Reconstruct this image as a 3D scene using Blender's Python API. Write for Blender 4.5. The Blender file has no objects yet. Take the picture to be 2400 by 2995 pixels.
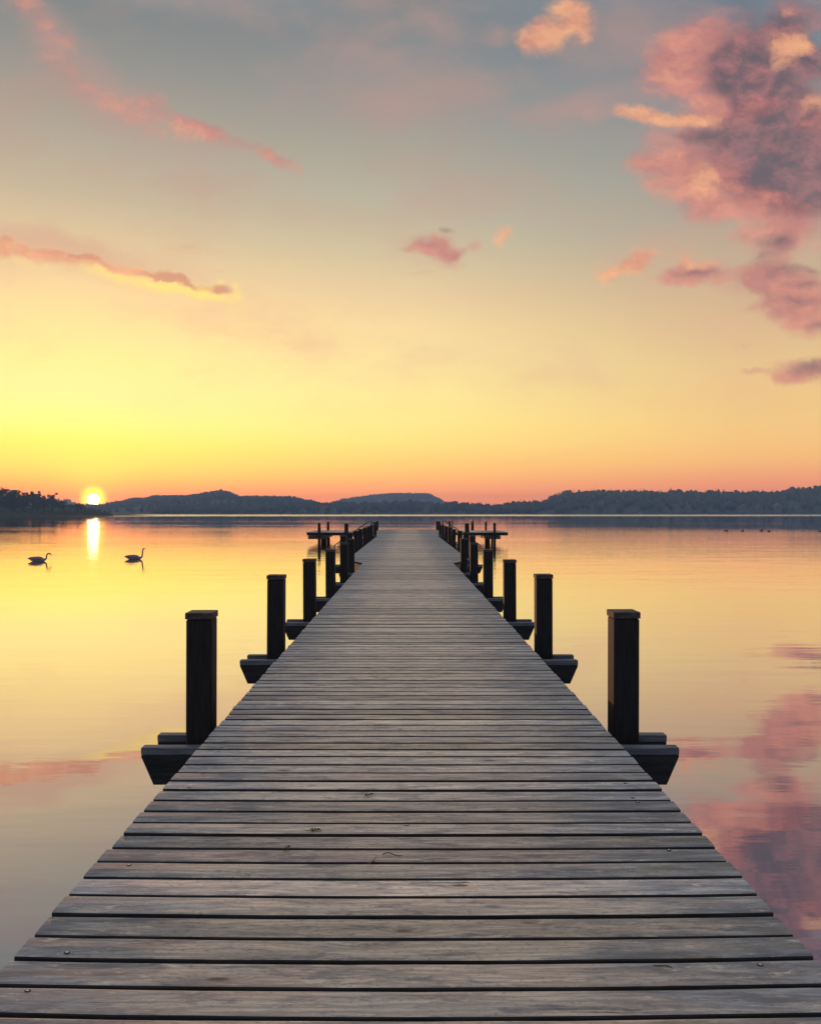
import bpy, math, random
import numpy as np
from mathutils import Vector

S = bpy.context.scene
C = S.collection
R = math.radians
random.seed(7)
rng = np.random.default_rng(11)

# ------------------------------------------------------------------ camera
EYE = 1.47            # eye above the deck (deck surface is z = 0)
WATER_Z = -0.90
cam_d = bpy.data.cameras.new('camera')
cam = bpy.data.objects.new('camera', cam_d)
C.objects.link(cam)
cam.location = (0, 0, EYE)
cam.rotation_euler = (R(90), 0, 0)
cam_d.sensor_fit = 'AUTO'
cam_d.sensor_width = 36
cam_d.lens = 2400 / 2995 * 36
cam_d.shift_x = 9.5 / 2995
cam_d.shift_y = 2.2 / 2995
cam_d.clip_start = 0.05
cam_d.clip_end = 20000
S.camera = cam

FPX, CX, CY = 2400.0, 1190.5, 1499.7      # focal length and vanishing point, for reading sizes off the photograph
def gx(px, d): return (px - CX) / FPX * d
def gz(py, d): return EYE - (py - CY) / FPX * d

# ------------------------------------------------------------------ node helpers
def lin(c):
    r = []
    for v in c:
        v /= 255.0
        r.append(v / 12.92 if v <= 0.04045 else ((v + 0.055) / 1.055) ** 2.4)
    return (r[0], r[1], r[2], 1.0)

class NT:
    def __init__(self, tree):
        self.t = tree
        tree.nodes.clear()
    def n(self, kind, **kw):
        nd = self.t.nodes.new(kind)
        for k, v in kw.items():
            setattr(nd, k, v)
        return nd
    def put(self, sock, v):
        if v is None: return
        if isinstance(v, bpy.types.NodeSocket): self.t.links.new(v, sock)
        else: sock.default_value = v
    def math(self, op, a, b=None, c=None, clamp=False):
        nd = self.n('ShaderNodeMath', operation=op, use_clamp=clamp)
        self.put(nd.inputs[0], a); self.put(nd.inputs[1], b); self.put(nd.inputs[2], c)
        return nd.outputs[0]
    def vmath(self, op, a, b=None, s=None):
        nd = self.n('ShaderNodeVectorMath', operation=op)
        self.put(nd.inputs[0], a); self.put(nd.inputs[1], b)
        if s is not None: self.put(nd.inputs['Scale'], s)
        return nd.outputs['Value'] if op in ('LENGTH', 'DOT_PRODUCT', 'DISTANCE') else nd.outputs[0]
    def comb(self, x, y, z=0.0):
        nd = self.n('ShaderNodeCombineXYZ')
        self.put(nd.inputs[0], x); self.put(nd.inputs[1], y); self.put(nd.inputs[2], z)
        return nd.outputs[0]
    def sep(self, v):
        nd = self.n('ShaderNodeSeparateXYZ'); self.put(nd.inputs[0], v)
        return nd.outputs[0], nd.outputs[1], nd.outputs[2]
    def noise(self, vec, scale, detail=4.0, rough=0.55, dist=0.0, out='Fac', dims='3D'):
        nd = self.n('ShaderNodeTexNoise', noise_dimensions=dims)
        self.put(nd.inputs['Vector'], vec); self.put(nd.inputs['Scale'], scale)
        self.put(nd.inputs['Detail'], detail); self.put(nd.inputs['Roughness'], rough)
        self.put(nd.inputs['Distortion'], dist)
        return nd.outputs[out]
    def smooth(self, v, a, b, lo=0.0, hi=1.0, kind='SMOOTHSTEP'):
        nd = self.n('ShaderNodeMapRange', interpolation_type=kind)
        self.put(nd.inputs[0], v)
        for i, x in enumerate((a, b, lo, hi)): self.put(nd.inputs[1 + i], x)
        return nd.outputs[0]
    def mix(self, f, a, b, mode='MIX'):
        nd = self.n('ShaderNodeMix', data_type='RGBA', blend_type=mode)
        self.put(nd.inputs[0], f); self.put(nd.inputs[6], a); self.put(nd.inputs[7], b)
        return nd.outputs[2]
    def ramp(self, f, stops, interp='LINEAR'):
        nd = self.n('ShaderNodeValToRGB'); cr = nd.color_ramp; cr.interpolation = interp
        stops = sorted(stops, key=lambda s: s[0])
        while len(cr.elements) < len(stops): cr.elements.new(0.5)
        for e, (p, c) in zip(cr.elements, stops):
            e.position = p; e.color = c
        self.put(nd.inputs[0], f)
        return nd.outputs[0]
    def mapping(self, vec, loc=(0, 0, 0), rot=(0, 0, 0), scale=(1, 1, 1), kind='POINT'):
        nd = self.n('ShaderNodeMapping', vector_type=kind)
        self.put(nd.inputs[0], vec)
        nd.inputs['Location'].default_value = loc
        nd.inputs['Rotation'].default_value = rot
        nd.inputs['Scale'].default_value = scale
        return nd.outputs[0]

# ------------------------------------------------------------------ sky
SUN_PX = (273.5, 1461.0)
SUN_AZ = math.atan((SUN_PX[0] - CX) / FPX)
SUN_EL = math.atan((CY - SUN_PX[1]) / FPX * math.cos(SUN_AZ))
sun_dir = Vector((math.sin(SUN_AZ) * math.cos(SUN_EL), math.cos(SUN_AZ) * math.cos(SUN_EL), math.sin(SUN_EL)))

# clouds: (x, y, half length, half height, tilt, strength), read off the photograph and turned into sky directions
VEIL = [(150, 85, 200, 75, -38, .75), (330, 310, 360, 85, -28, .7), (700, 420, 230, 60, -25, .45), (120, 700, 260, 55, -8, .8),
        (370, 770, 340, 70, -15, .7), (1800, 80, 330, 130, 0, .55), (1270, 85, 110, 55, -20, .7), (1670, 320, 200, 55, 12, .65),
        (1450, 98, 55, 40, 0, .6), (700, 40, 60, 45, 0, .45), (800, 200, 90, 50, 0, .4), (1180, 300, 170, 90, 20, .35),
        (1250, 740, 240, 80, 0, .45), (2150, 950, 380, 160, 0, .55), (2100, 320, 420, 330, 0, .6), (1950, 790, 280, 80, 0, .35),
        (950, 620, 240, 70, -10, .35), (1600, 1330, 420, 22, 6, .3), (600, 735, 120, 18, -6, .4)]
PINK = [(150, 80, 150, 58, -42, .42), (60, 20, 80, 40, -40, .35), (290, 275, 180, 50, -30, .30), (437, 292, 62, 44, -20, .62), (541, 345, 100, 36, -30, .72), (650, 385, 85, 30, -24, .85), (798, 450, 110, 24, -34, .85),
        (180, 215, 120, 50, -38, .34), (420, 350, 160, 44, -28, .28),
        (1250, 728, 95, 28, -4, .85), (1210, 735, 60, 14, 0, .5), (1330, 738, 34, 16, 20, .5), (1269, 700, 50, 28, 0, .8), (1300, 752, 62, 34, -10, .8), (1377, 712, 30, 26, 0, .6), (1214, 802, 60, 16, 0, .5),
        (5, 725, 40, 42, 0, .8), (545, 722, 60, 12, 0, .4),
        (2026, 797, 115, 34, 0, 1.1), (1990, 815, 60, 34, 0, .7),
        (1975, 165, 150, 95, 30, .95), (2050, 110, 140, 85, 20, .9), (2090, 240, 190, 95, 0, .8), (2140, 310, 150, 80, 0, .85),
        (1990, 440, 160, 110, 0, 1.05), (2033, 545, 130, 100, 0, .95), (2070, 605, 95, 60, 0, .7), (2172, 555, 170, 80, -15, 1.05), (2262, 620, 150, 70, -20, 1.1), (2330, 640, 90, 60, 0, .7),
        (2380, 345, 85, 60, 0, 1.0), (2172, 701, 55, 36, 0, .7), (2290, 717, 95, 55, 0, .9), (2241, 800, 85, 60, 0, 1.0), (2172, 838, 95, 42, 0, .8), (2300, 850, 110, 70, 0, .9),
        (2345, 870, 110, 75, 0, 1.0), (2325, 915, 110, 48, 0, .8), (2193, 899, 70, 18, 10, .5), (2380, 970, 80, 38, 0, .8), (2366, 1090, 125, 38, 0, 1.0), (2193, 1096, 50, 10, 0, .6),
        (2150, 1025, 60, 20, 0, .35), (2311, 1112, 70, 22, 0, .6), (2330, 60, 120, 80, 30, .7), (1880, 480, 60, 30, 0, .5)]
DARK = [(2172, 150, 150, 120, 20, 1.19), (2140, 215, 120, 75, 0, 1.00), (2345, 50, 95, 70, 30, 0.94), (2290, 255, 150, 160, 0, 1.06), (2262, 385, 150, 120, 0, 1.12),
        (2200, 435, 200, 125, 0, 1.31), (2290, 500, 190, 130, 0, 1.38), (2350, 545, 120, 95, 0, 1.25), (2005, 395, 90, 26, 0, 0.75), (2390, 430, 90, 70, 0, 1.00), (2385, 180, 60, 60, 0, 0.88),
        (2290, 712, 75, 40, 20, 0.94), (2290, 796, 70, 18, 10, 0.75), (2350, 838, 80, 18, 8, 0.75), (2330, 884, 90, 20, -6, 0.75), (2250, 822, 50, 15, 0, 0.62), (2375, 800, 60, 16, 0, 0.62), (2225, 770, 40, 14, 20, 0.62), (2040, 797, 75, 18, 0, 0.81), (2380, 1085, 80, 26, 0, 0.88), (2390, 965, 50, 24, 0, 0.75),
        (560, 338, 70, 18, -28, .32), (650, 372, 60, 16, -22, .34), (830, 462, 45, 12, -36, .3), (1250, 722, 70, 12, 0, 0.45), (1297, 671, 20, 11, 0, 0.60), (1275, 702, 34, 14, 0, 0.35), (1300, 765, 26, 12, 0, 0.30)]
RUST = [(330, 766, 110, 9, -15, .6), (430, 796, 70, 9, -18, .6), (187, 733, 110, 11, -8, .8), (270, 748, 50, 10, -10, .7), (479, 803, 44, 20, -20, 1.05), (540, 826, 60, 15, -22, 1.0), (639, 847, 44, 22, -8, 1.15), (402, 790, 40, 9, -12, .6), (5, 715, 26, 34, 0, .8), (620, 792, 44, 6, 3, .5)]
GOLD = [(480, 838, 270, 26, -15, .95), (330, 785, 160, 26, -14, .6), (600, 858, 130, 20, -11, 1.0), (640, 828, 26, 14, 0, .9), (692, 840, 24, 26, 0, .9), (700, 862, 30, 14, 0, .6),
        (275, 1337, 46, 6, 0, .6), (640, 1367, 90, 5, -2, .55), (60, 755, 120, 24, -5, .5), (830, 765, 80, 30, 8, .35)]
PEACH = [(70, 728, 120, 34, -8, 1.0), (230, 754, 170, 24, -10, .95), (390, 786, 120, 16, -16, .7), (1285, 752, 60, 20, 0, .6), (560, 372, 140, 26, -28, .35), (1630, 80, 125, 60, 15, 1.0), (1690, 40, 60, 44, -40, 1.0), (1585, 108, 70, 50, 30, .8), (1526, 142, 42, 46, 30, .6), (1714, 122, 28, 40, 0, .6), (1640, 10, 50, 30, 0, .6),
         (2304, 148, 62, 64, 25, 1.15), (2368, 132, 46, 34, 0, .85), (2335, 34, 36, 22, 20, .7), (1915, 342, 180, 28, -3, 1.05), (1868, 322, 60, 28, 10, .8), (2010, 345, 70, 20, 0, .7), (1850, 474, 26, 14, 0, .6),
         (1471, 688, 36, 32, 30, .95), (1830, 762, 95, 34, 28, .9), (1868, 752, 46, 42, 0, .9), (1785, 792, 44, 18, 30, .6), (1998, 766, 36, 34, 0, 1.0), (2057, 776, 34, 18, 0, .7), (2396, 726, 16, 20, 0, .9),
         (1985, 480, 110, 60, -30, .55), (2040, 560, 80, 60, -30, .45), (1950, 170, 90, 60, 20, .5), (2385, 310, 60, 26, 0, .7), (2205, 572, 110, 30, -20, .35)]

world = bpy.data.worlds.new("World")
S.world = world
world.use_nodes = True
world.cycles.sampling_method = 'MANUAL'
world.cycles.sample_map_resolution = 512
w = NT(world.node_tree)
geo = w.n('ShaderNodeNewGeometry')
view = w.vmath('SCALE', geo.outputs['Incoming'], s=-1.0)
dx, dy, dz = w.sep(view)
el = w.math('MULTIPLY', w.math('ARCSINE', dz), 180 / math.pi)
az = w.math('MULTIPLY', w.math('ARCTAN2', dx, dy), 180 / math.pi)
elf = w.math('DIVIDE', w.math('ADD', el, 2.0), 42.0, clamp=True)
HAZE_D, HAZE_TOP, HAZE_FAR = 0.00038, 72.0, 3500.0
AIR = (0.085, 0.145, 0.215)                     # what the air itself adds over a long path
def behind_air(c, e):
    """light the sky must have beyond the hazy air to show colour c at elevation e (radians) through it"""
    path = min((HAZE_TOP - EYE) / max(math.sin(e), 0.012), HAZE_FAR)
    T = math.exp(-HAZE_D * path)
    return tuple(max(0.02, (c[i] - AIR[i] * (1 - T)) / T) for i in range(3)) + (1.0,)
def col_stops(px, rows):
    a = math.atan((px - CX) / FPX)
    out = []
    for y, c in rows:
        e = math.atan((CY - y) / FPX * math.cos(a))
        out.append(((math.degrees(e) + 2.0) / 42.0, behind_air(tuple(q * .91 for q in lin(c)), e)))
    return out + [(0.86, lin((150, 158, 168))), (1.0, lin((206, 210, 214)))]
LEFT = [(1499, (255, 128, 108)), (1462, (255, 146, 110)), (1420, (254, 166, 116)), (1385, (253, 196, 118)), (1350, (253, 214, 116)), (1290, (254, 234, 116)), (1235, (253, 242, 140)), (1150, (254, 238, 156)),
        (1050, (254, 236, 150)), (950, (252, 226, 152)), (860, (248, 216, 154)), (760, (232, 204, 154)), (650, (212, 190, 152)), (560, (196, 178, 150)), (440, (180, 170, 148)), (320, (166, 158, 142)), (200, (150, 146, 138)), (100, (136, 138, 135)), (0, (126, 131, 131))]
MID = [(1499, (226, 142, 128)), (1462, (232, 148, 126)), (1420, (244, 168, 124)), (1385, (250, 190, 122)), (1350, (251, 204, 124)), (1290, (253, 224, 132)), (1235, (253, 231, 142)), (1150, (252, 232, 150)),
       (1050, (250, 226, 156)), (950, (247, 216, 156)), (860, (234, 204, 156)), (760, (214, 196, 156)), (650, (194, 184, 156)), (560, (182, 176, 154)), (440, (168, 164, 148)), (320, (154, 152, 144)), (200, (140, 142, 141)), (100, (130, 135, 137)), (0, (122, 130, 132))]
RIGHT = [(1499, (220, 130, 122)), (1462, (222, 138, 122)), (1420, (230, 148, 124)), (1385, (236, 164, 126)), (1350, (242, 182, 124)), (1290, (244, 194, 128)), (1235, (243, 198, 130)), (1150, (238, 196, 134)),
         (1050, (230, 194, 138)), (950, (220, 184, 138)), (860, (206, 178, 140)), (760, (188, 170, 142)), (650, (168, 162, 146)), (560, (160, 158, 148)), (440, (148, 150, 146)), (320, (136, 142, 144)), (200, (122, 134, 142)), (100, (112, 126, 138)), (0, (104, 120, 134))]
cl = w.ramp(elf, col_stops(220, LEFT)); cm = w.ramp(elf, col_stops(CX, MID)); cr_ = w.ramp(elf, col_stops(2160, RIGHT))
base = w.mix(w.smooth(az, -22, 0, kind='LINEAR'), cl, cm)
base = w.mix(w.smooth(az, 0, 22, kind='LINEAR'), base, cr_)
dusk = w.ramp(elf, [(0.0, lin((36, 33, 42))), (0.06, lin((58, 52, 62))), (0.25, lin((56, 58, 76))), (0.6, lin((62, 72, 96))), (0.86, lin((130, 138, 156))), (1.0, lin((206, 210, 214)))])
away = w.math('ABSOLUTE', w.math('SUBTRACT', az, math.degrees(SUN_AZ)))
base = w.mix(w.smooth(away, 52, 130), base, dusk)
# gnomonic sky coordinates of the western sky
dyc = w.math('MAXIMUM', dy, 0.05)
u = w.math('DIVIDE', dx, dyc); v = w.math('DIVIDE', dz, dyc)
front = w.math('MULTIPLY', w.smooth(dy, 0.15, 0.5), w.smooth(dz, 0.0, 0.01))
uv = w.comb(u, v, 0.0)
n1 = w.noise(uv, 7.0, 2.0, 0.5, out='Color'); n2 = w.noise(uv, 32.0, 4.0, 0.6, out='Color')
half = (0.5, 0.5, 0.5)
warp = w.vmath('ADD', w.vmath('SCALE', w.vmath('SUBTRACT', n1, half), s=0.045), w.vmath('SCALE', w.vmath('SUBTRACT', n2, half), s=0.030))
warp = w.vmath('MULTIPLY', warp, (1.2, 0.7, 0.0))
uvw = w.vmath('ADD', uv, warp)
fine = w.noise(w.mapping(uvw, rot=(0, 0, R(-12)), scale=(1, 1.5, 1)), 11.0, 6.0, 0.58)
wisp = w.noise(w.mapping(uv, rot=(0, 0, R(-20)), scale=(1, 2.6, 1)), 6.0, 5.0, 0.6)
def field(blobs):
    tot = None
    for x, y, a, b, rot, k in blobs:
        m = w.mapping(uvw, loc=((x - CX) / FPX, (CY - y) / FPX, 0), rot=(0, 0, R(rot)), scale=(a * 1.35 / FPX, b * 1.35 / FPX, 1), kind='TEXTURE')
        g = w.n('ShaderNodeTexGradient', gradient_type='SPHERICAL'); w.put(g.inputs[0], m)
        tot = w.math('MULTIPLY', g.outputs['Fac'], k) if tot is None else w.math('MULTIPLY_ADD', g.outputs['Fac'], k, tot)
    return tot
def layer(col, blobs, tint, lo, hi, amp, alpha, nz):
    f = field(blobs)
    # noise bites into the edges, scaled by how much cloud there is
    f = w.math('MULTIPLY_ADD', w.math('MULTIPLY', w.math('SUBTRACT', nz, 0.5), amp), w.smooth(f, 0.0, 0.3, kind='LINEAR'), f)
    a = w.math('MULTIPLY', w.math('MULTIPLY', w.smooth(f, lo, hi), alpha), front)
    return w.mix(a, col, tint)
veil_tint = w.mix(w.smooth(el, 8, 26), lin((236, 184, 140)), lin((178, 142, 132)))
mot = w.noise(w.mapping(uvw, rot=(0, 0, R(-24)), scale=(1, 2.0, 1)), 3.4, 6.0, 0.58)
gen = w.math('MULTIPLY', w.math('MULTIPLY', w.smooth(mot, 0.44, 0.70), 0.62), front)
base = w.mix(w.math('MULTIPLY', gen, w.smooth(el, 3, 12)), base, veil_tint)
sky = layer(base, VEIL, veil_tint, 0.05, 0.95, 0.9, 0.75, wisp)
fine2 = w.noise(w.mapping(uvw, rot=(0, 0, R(20)), scale=(1, 1.6, 1)), 19.0, 8.0, 0.64)
both = w.math('MULTIPLY_ADD', fine, 0.5, w.math('MULTIPLY', fine2, 0.5))
pink_tint = w.mix(w.smooth(both, 0.38, 0.62), lin((184, 114, 110)), lin((224, 144, 122)))
sky = layer(sky, PINK, pink_tint, 0.06, 1.08, 2.3, 0.92, both)
dark_tint = w.mix(w.smooth(fine2, 0.36, 0.66), lin((94, 78, 87)), lin((158, 104, 106)))
sky = layer(sky, DARK, dark_tint, 0.05, 1.12, 2.0, 0.95, both)
ROSE = [(2140, 320, 160, 36, 5, .7), (2235, 290, 70, 80, -20, .6), (2185, 562, 170, 44, -18, .8), (2110, 470, 80, 60, -30, .5), (2300, 610, 120, 40, -15, .8), (2255, 440, 60, 30, 20, .5),
        (2250, 800, 80, 30, 0, .6), (2310, 860, 110, 30, -12, .6), (2345, 925, 90, 26, 0, .6), (2360, 1098, 90, 18, 0, .6), (2150, 90, 80, 40, 30, .5), (2060, 215, 110, 40, 20, .5), (2380, 360, 70, 30, 0, .6), (2210, 190, 60, 30, 40, .4)]
sky = layer(sky, ROSE, w.mix(w.smooth(fine2, 0.4, 0.62), lin((190, 104, 100)), lin((222, 128, 110))), 0.05, 1.2, 2.4, 0.5, both)
sky = layer(sky, GOLD, lin((255, 226, 118)), 0.02, 1.5, 1.0, 0.95, wisp)
sky = layer(sky, RUST, lin((206, 134, 102)), 0.12, 0.85, 1.4, 0.85, fine)
peach_tint = w.mix(w.smooth(both, 0.40, 0.62), lin((216, 138, 112)), lin((250, 180, 126)))
sky = layer(sky, PEACH, peach_tint, 0.08, 1.2, 2.6, 0.86, both)
# the sun: disc, aureole, wider glow
cosang = w.vmath('DOT_PRODUCT', w.vmath('NORMALIZE', view), tuple(sun_dir))
ang = w.math('MULTIPLY', w.math('ARCCOSINE', w.math('MINIMUM', cosang, 1.0)), 180 / math.pi)
aure = w.math('POWER', w.smooth(ang, 1.15, 0.28, kind='LINEAR'), 2.6)
sky = w.mix(1.0, sky, w.vmath('SCALE', w.mix(aure, (0, 0, 0, 1), (12.0, 7.5, 0.05, 1)), s=1.0), 'ADD')
wide = w.math('POWER', w.smooth(ang, 5.0, 0.2, kind='LINEAR'), 2.6)
sky = w.mix(1.0, sky, w.mix(wide, (0, 0, 0, 1), (1.6, 0.35, 0.0, 1)), 'ADD')
disc = w.smooth(ang, 0.385, 0.33)
sky = w.mix(disc, sky, (400.0, 330.0, 220.0, 1))
nish = w.n('ShaderNodeTexSky', sky_type='NISHITA', sun_disc=False)
nish.sun_elevation = SUN_EL
nish.sun_rotation = SUN_AZ
bg1 = w.n('ShaderNodeBackground'); w.put(bg1.inputs[0], sky); bg1.inputs[1].default_value = 1.0
bg2 = w.n('ShaderNodeBackground'); w.put(bg2.inputs[0], nish.outputs[0]); bg2.inputs[1].default_value = 0.05
addb = w.n('ShaderNodeAddShader')
w.t.links.new(bg1.outputs[0], addb.inputs[0]); w.t.links.new(bg2.outputs[0], addb.inputs[1])
wo = w.n('ShaderNodeOutputWorld'); w.t.links.new(addb.outputs[0], wo.inputs['Surface'])

# ------------------------------------------------------------------ sun lamp
sl = bpy.data.lights.new('sun', 'SUN'); sl.energy = 5.0; sl.angle = R(0.5); sl.color = (1.0, 0.48, 0.24)
so = bpy.data.objects.new('sun', sl); C.objects.link(so)
so.rotation_euler = (-sun_dir).to_track_quat('-Z', 'Y').to_euler()

S.view_settings.view_transform = 'Standard'
S.view_settings.look = 'None'
S.view_settings.exposure = 0.0
S.view_settings.gamma = 1.0
S.cycles.use_denoising = True
S.cycles.max_bounces = 6
S.cycles.volume_bounces = 0
S.cycles.sample_clamp_direct = 20.0
S.cycles.sample_clamp_indirect = 60.0

# ------------------------------------------------------------------ mesh helpers
class MB:
    def __init__(self): self.v = []; self.f = []; self.m = []; self.sm = []
    def add(self, vs, fs, mi=0, smooth=False):
        o = len(self.v)
        self.v += [tuple(p) for p in vs]
        for f in fs:
            self.f.append(tuple(i + o for i in f)); self.m.append(mi); self.sm.append(smooth)
    def box(self, x0, x1, y0, y1, z0, z1, c=0.0, mi=0):
        if c <= 0:
            vs = [(x, y, z) for z in (z0, z1) for y in (y0, y1) for x in (x0, x1)]
            self.add(vs, [(0, 2, 3, 1), (4, 5, 7, 6), (0, 1, 5, 4), (2, 6, 7, 3), (0, 4, 6, 2), (1, 3, 7, 5)], mi)
            return
        # box with chamfered edges
        xs, ys, zs = (x0, x1), (y0, y1), (z0, z1)
        vs = []; idx = {}
        for i in (0, 1):
            for j in (0, 1):
                for k in (0, 1):
                    sx = 1 if i else -1; sy = 1 if j else -1; sz = 1 if k else -1
                    for a in range(3):
                        idx[i, j, k, a] = len(vs)
                        vs.append((xs[i] - (0 if a == 0 else sx * c), ys[j] - (0 if a == 1 else sy * c), zs[k] - (0 if a == 2 else sz * c)))
        fs = []
        def q(*l): fs.append(tuple(idx[t] for t in l))
        for i in (0, 1):
            l = [(i, 0, 0, 0), (i, 1, 0, 0), (i, 1, 1, 0), (i, 0, 1, 0)]; q(*(l if i else l[::-1]))
            l = [(0, i, 0, 1), (0, i, 1, 1), (1, i, 1, 1), (1, i, 0, 1)]; q(*(l if i else l[::-1]))
            l = [(0, 0, i, 2), (1, 0, i, 2), (1, 1, i, 2), (0, 1, i, 2)]; q(*(l if i else l[::-1]))
        for i in (0, 1):
            for j in (0, 1):
                q((i, j, 0, 0), (i, j, 1, 0), (i, j, 1, 1), (i, j, 0, 1))
                q((i, 0, j, 0), (i, 1, j, 0), (i, 1, j, 2), (i, 0, j, 2))
                q((0, i, j, 1), (1, i, j, 1), (1, i, j, 2), (0, i, j, 2))
                for k in (0, 1): q((i, j, k, 0), (i, j, k, 1), (i, j, k, 2))
        self.add(vs, fs, mi)
    def tube(self, pts, rad, n=8, mi=0, squash=None, cap=True):
        # swept tube through pts; rad is one radius or one per point; squash = (side, up) factor per point
        pts = [Vector(p) for p in pts]
        if not hasattr(rad, '__len__'): rad = [rad] * len(pts)
        vs = []; fs = []
        up = Vector((0, 0, 1)); side_prev = None
        for i, p in enumerate(pts):
            t = (pts[min(i + 1, len(pts) - 1)] - pts[max(i - 1, 0)]).normalized()
            if side_prev is None:
                sd = t.cross(up)
                if sd.length < 1e-3: sd = t.cross(Vector((0, 1, 0)))
            else:
                sd = side_prev - t * side_prev.dot(t)
            sd.normalize(); side_prev = sd
            nn = sd.cross(t).normalized()
            a, b = squash[i] if squash else (1, 1)
            for k in range(n):
                th = 2 * math.pi * k / n
                vs.append(p + sd * (math.cos(th) * rad[i] * a) + nn * (math.sin(th) * rad[i] * b))
        for i in range(len(pts) - 1):
            for k in range(n):
                k2 = (k + 1) % n
                fs.append((i * n + k, i * n + k2, (i + 1) * n + k2, (i + 1) * n + k))
        if cap:
            fs.append(tuple(range(n))[::-1]); fs.append(tuple((len(pts) - 1) * n + k for k in range(n)))
        self.add(vs, fs, mi, True)
    def build(self, name, mats, parent=None, fix=True):
        me = bpy.data.meshes.new(name)
        me.from_pydata(self.v, [], self.f)
        for m in (mats if isinstance(mats, (list, tuple)) else [mats]): me.materials.append(m)
        me.polygons.foreach_set('material_index', self.m)
        me.polygons.foreach_set('use_smooth', self.sm)
        if fix:
            import bmesh
            bm = bmesh.new(); bm.from_mesh(me); bmesh.ops.recalc_face_normals(bm, faces=bm.faces); bm.to_mesh(me); bm.free()
        me.update()
        o = bpy.data.objects.new(name, me); C.objects.link(o)
        if parent: o.parent = parent
        return o
def tag(o, label=None, cat=None, group=None, kind=None):
    if label: o['label'] = label
    if cat: o['category'] = cat
    if group: o['group'] = group
    if kind: o['kind'] = kind
    return o
def empty(name, loc=(0, 0, 0), rz=0.0):
    o = bpy.data.objects.new(name, None); C.objects.link(o); o.location = loc; o.rotation_euler = (0, 0, rz); o.empty_display_size = 0.2
    return o
def copy_tree(o, parent=None):
    c = o.copy(); C.objects.link(c)
    if parent: c.parent = parent
    for ch in [x for x in bpy.data.objects if x.parent == o]: copy_tree(ch, c)
    return c

# ------------------------------------------------------------------ materials
def mat(name):
    m = bpy.data.materials.new(name); m.use_nodes = True
    return m, NT(m.node_tree)
def finish(t, bsdf):
    o = t.n('ShaderNodeOutputMaterial'); t.t.links.new(bsdf.outputs[0], o.inputs[0])
def bump(t, h, strength, dist):
    b = t.n('ShaderNodeBump'); t.put(b.inputs['Height'], h); b.inputs['Strength'].default_value = strength; b.inputs['Distance'].default_value = dist
    return b.outputs[0]
def simple(name, c1, c2, scale=6.0, rough=0.8, stretch=(1, 1, 1), bd=0.0, spec=0.3):
    m, t = mat(name)
    tc = t.n('ShaderNodeTexCoord')
    vec = t.mapping(tc.outputs['Object'], scale=stretch)
    nz = t.noise(vec, scale, 6.0, 0.6)
    p = t.n('ShaderNodeBsdfPrincipled')
    t.put(p.inputs['Base Color'], t.mix(t.smooth(nz, 0.3, 0.7), c1 + (1,), c2 + (1,)))
    p.inputs['Roughness'].default_value = rough
    p.inputs['Specular IOR Level'].default_value = spec
    if bd: t.put(p.inputs['Normal'], bump(t, nz, 0.6, bd))
    finish(t, p)
    return m

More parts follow.
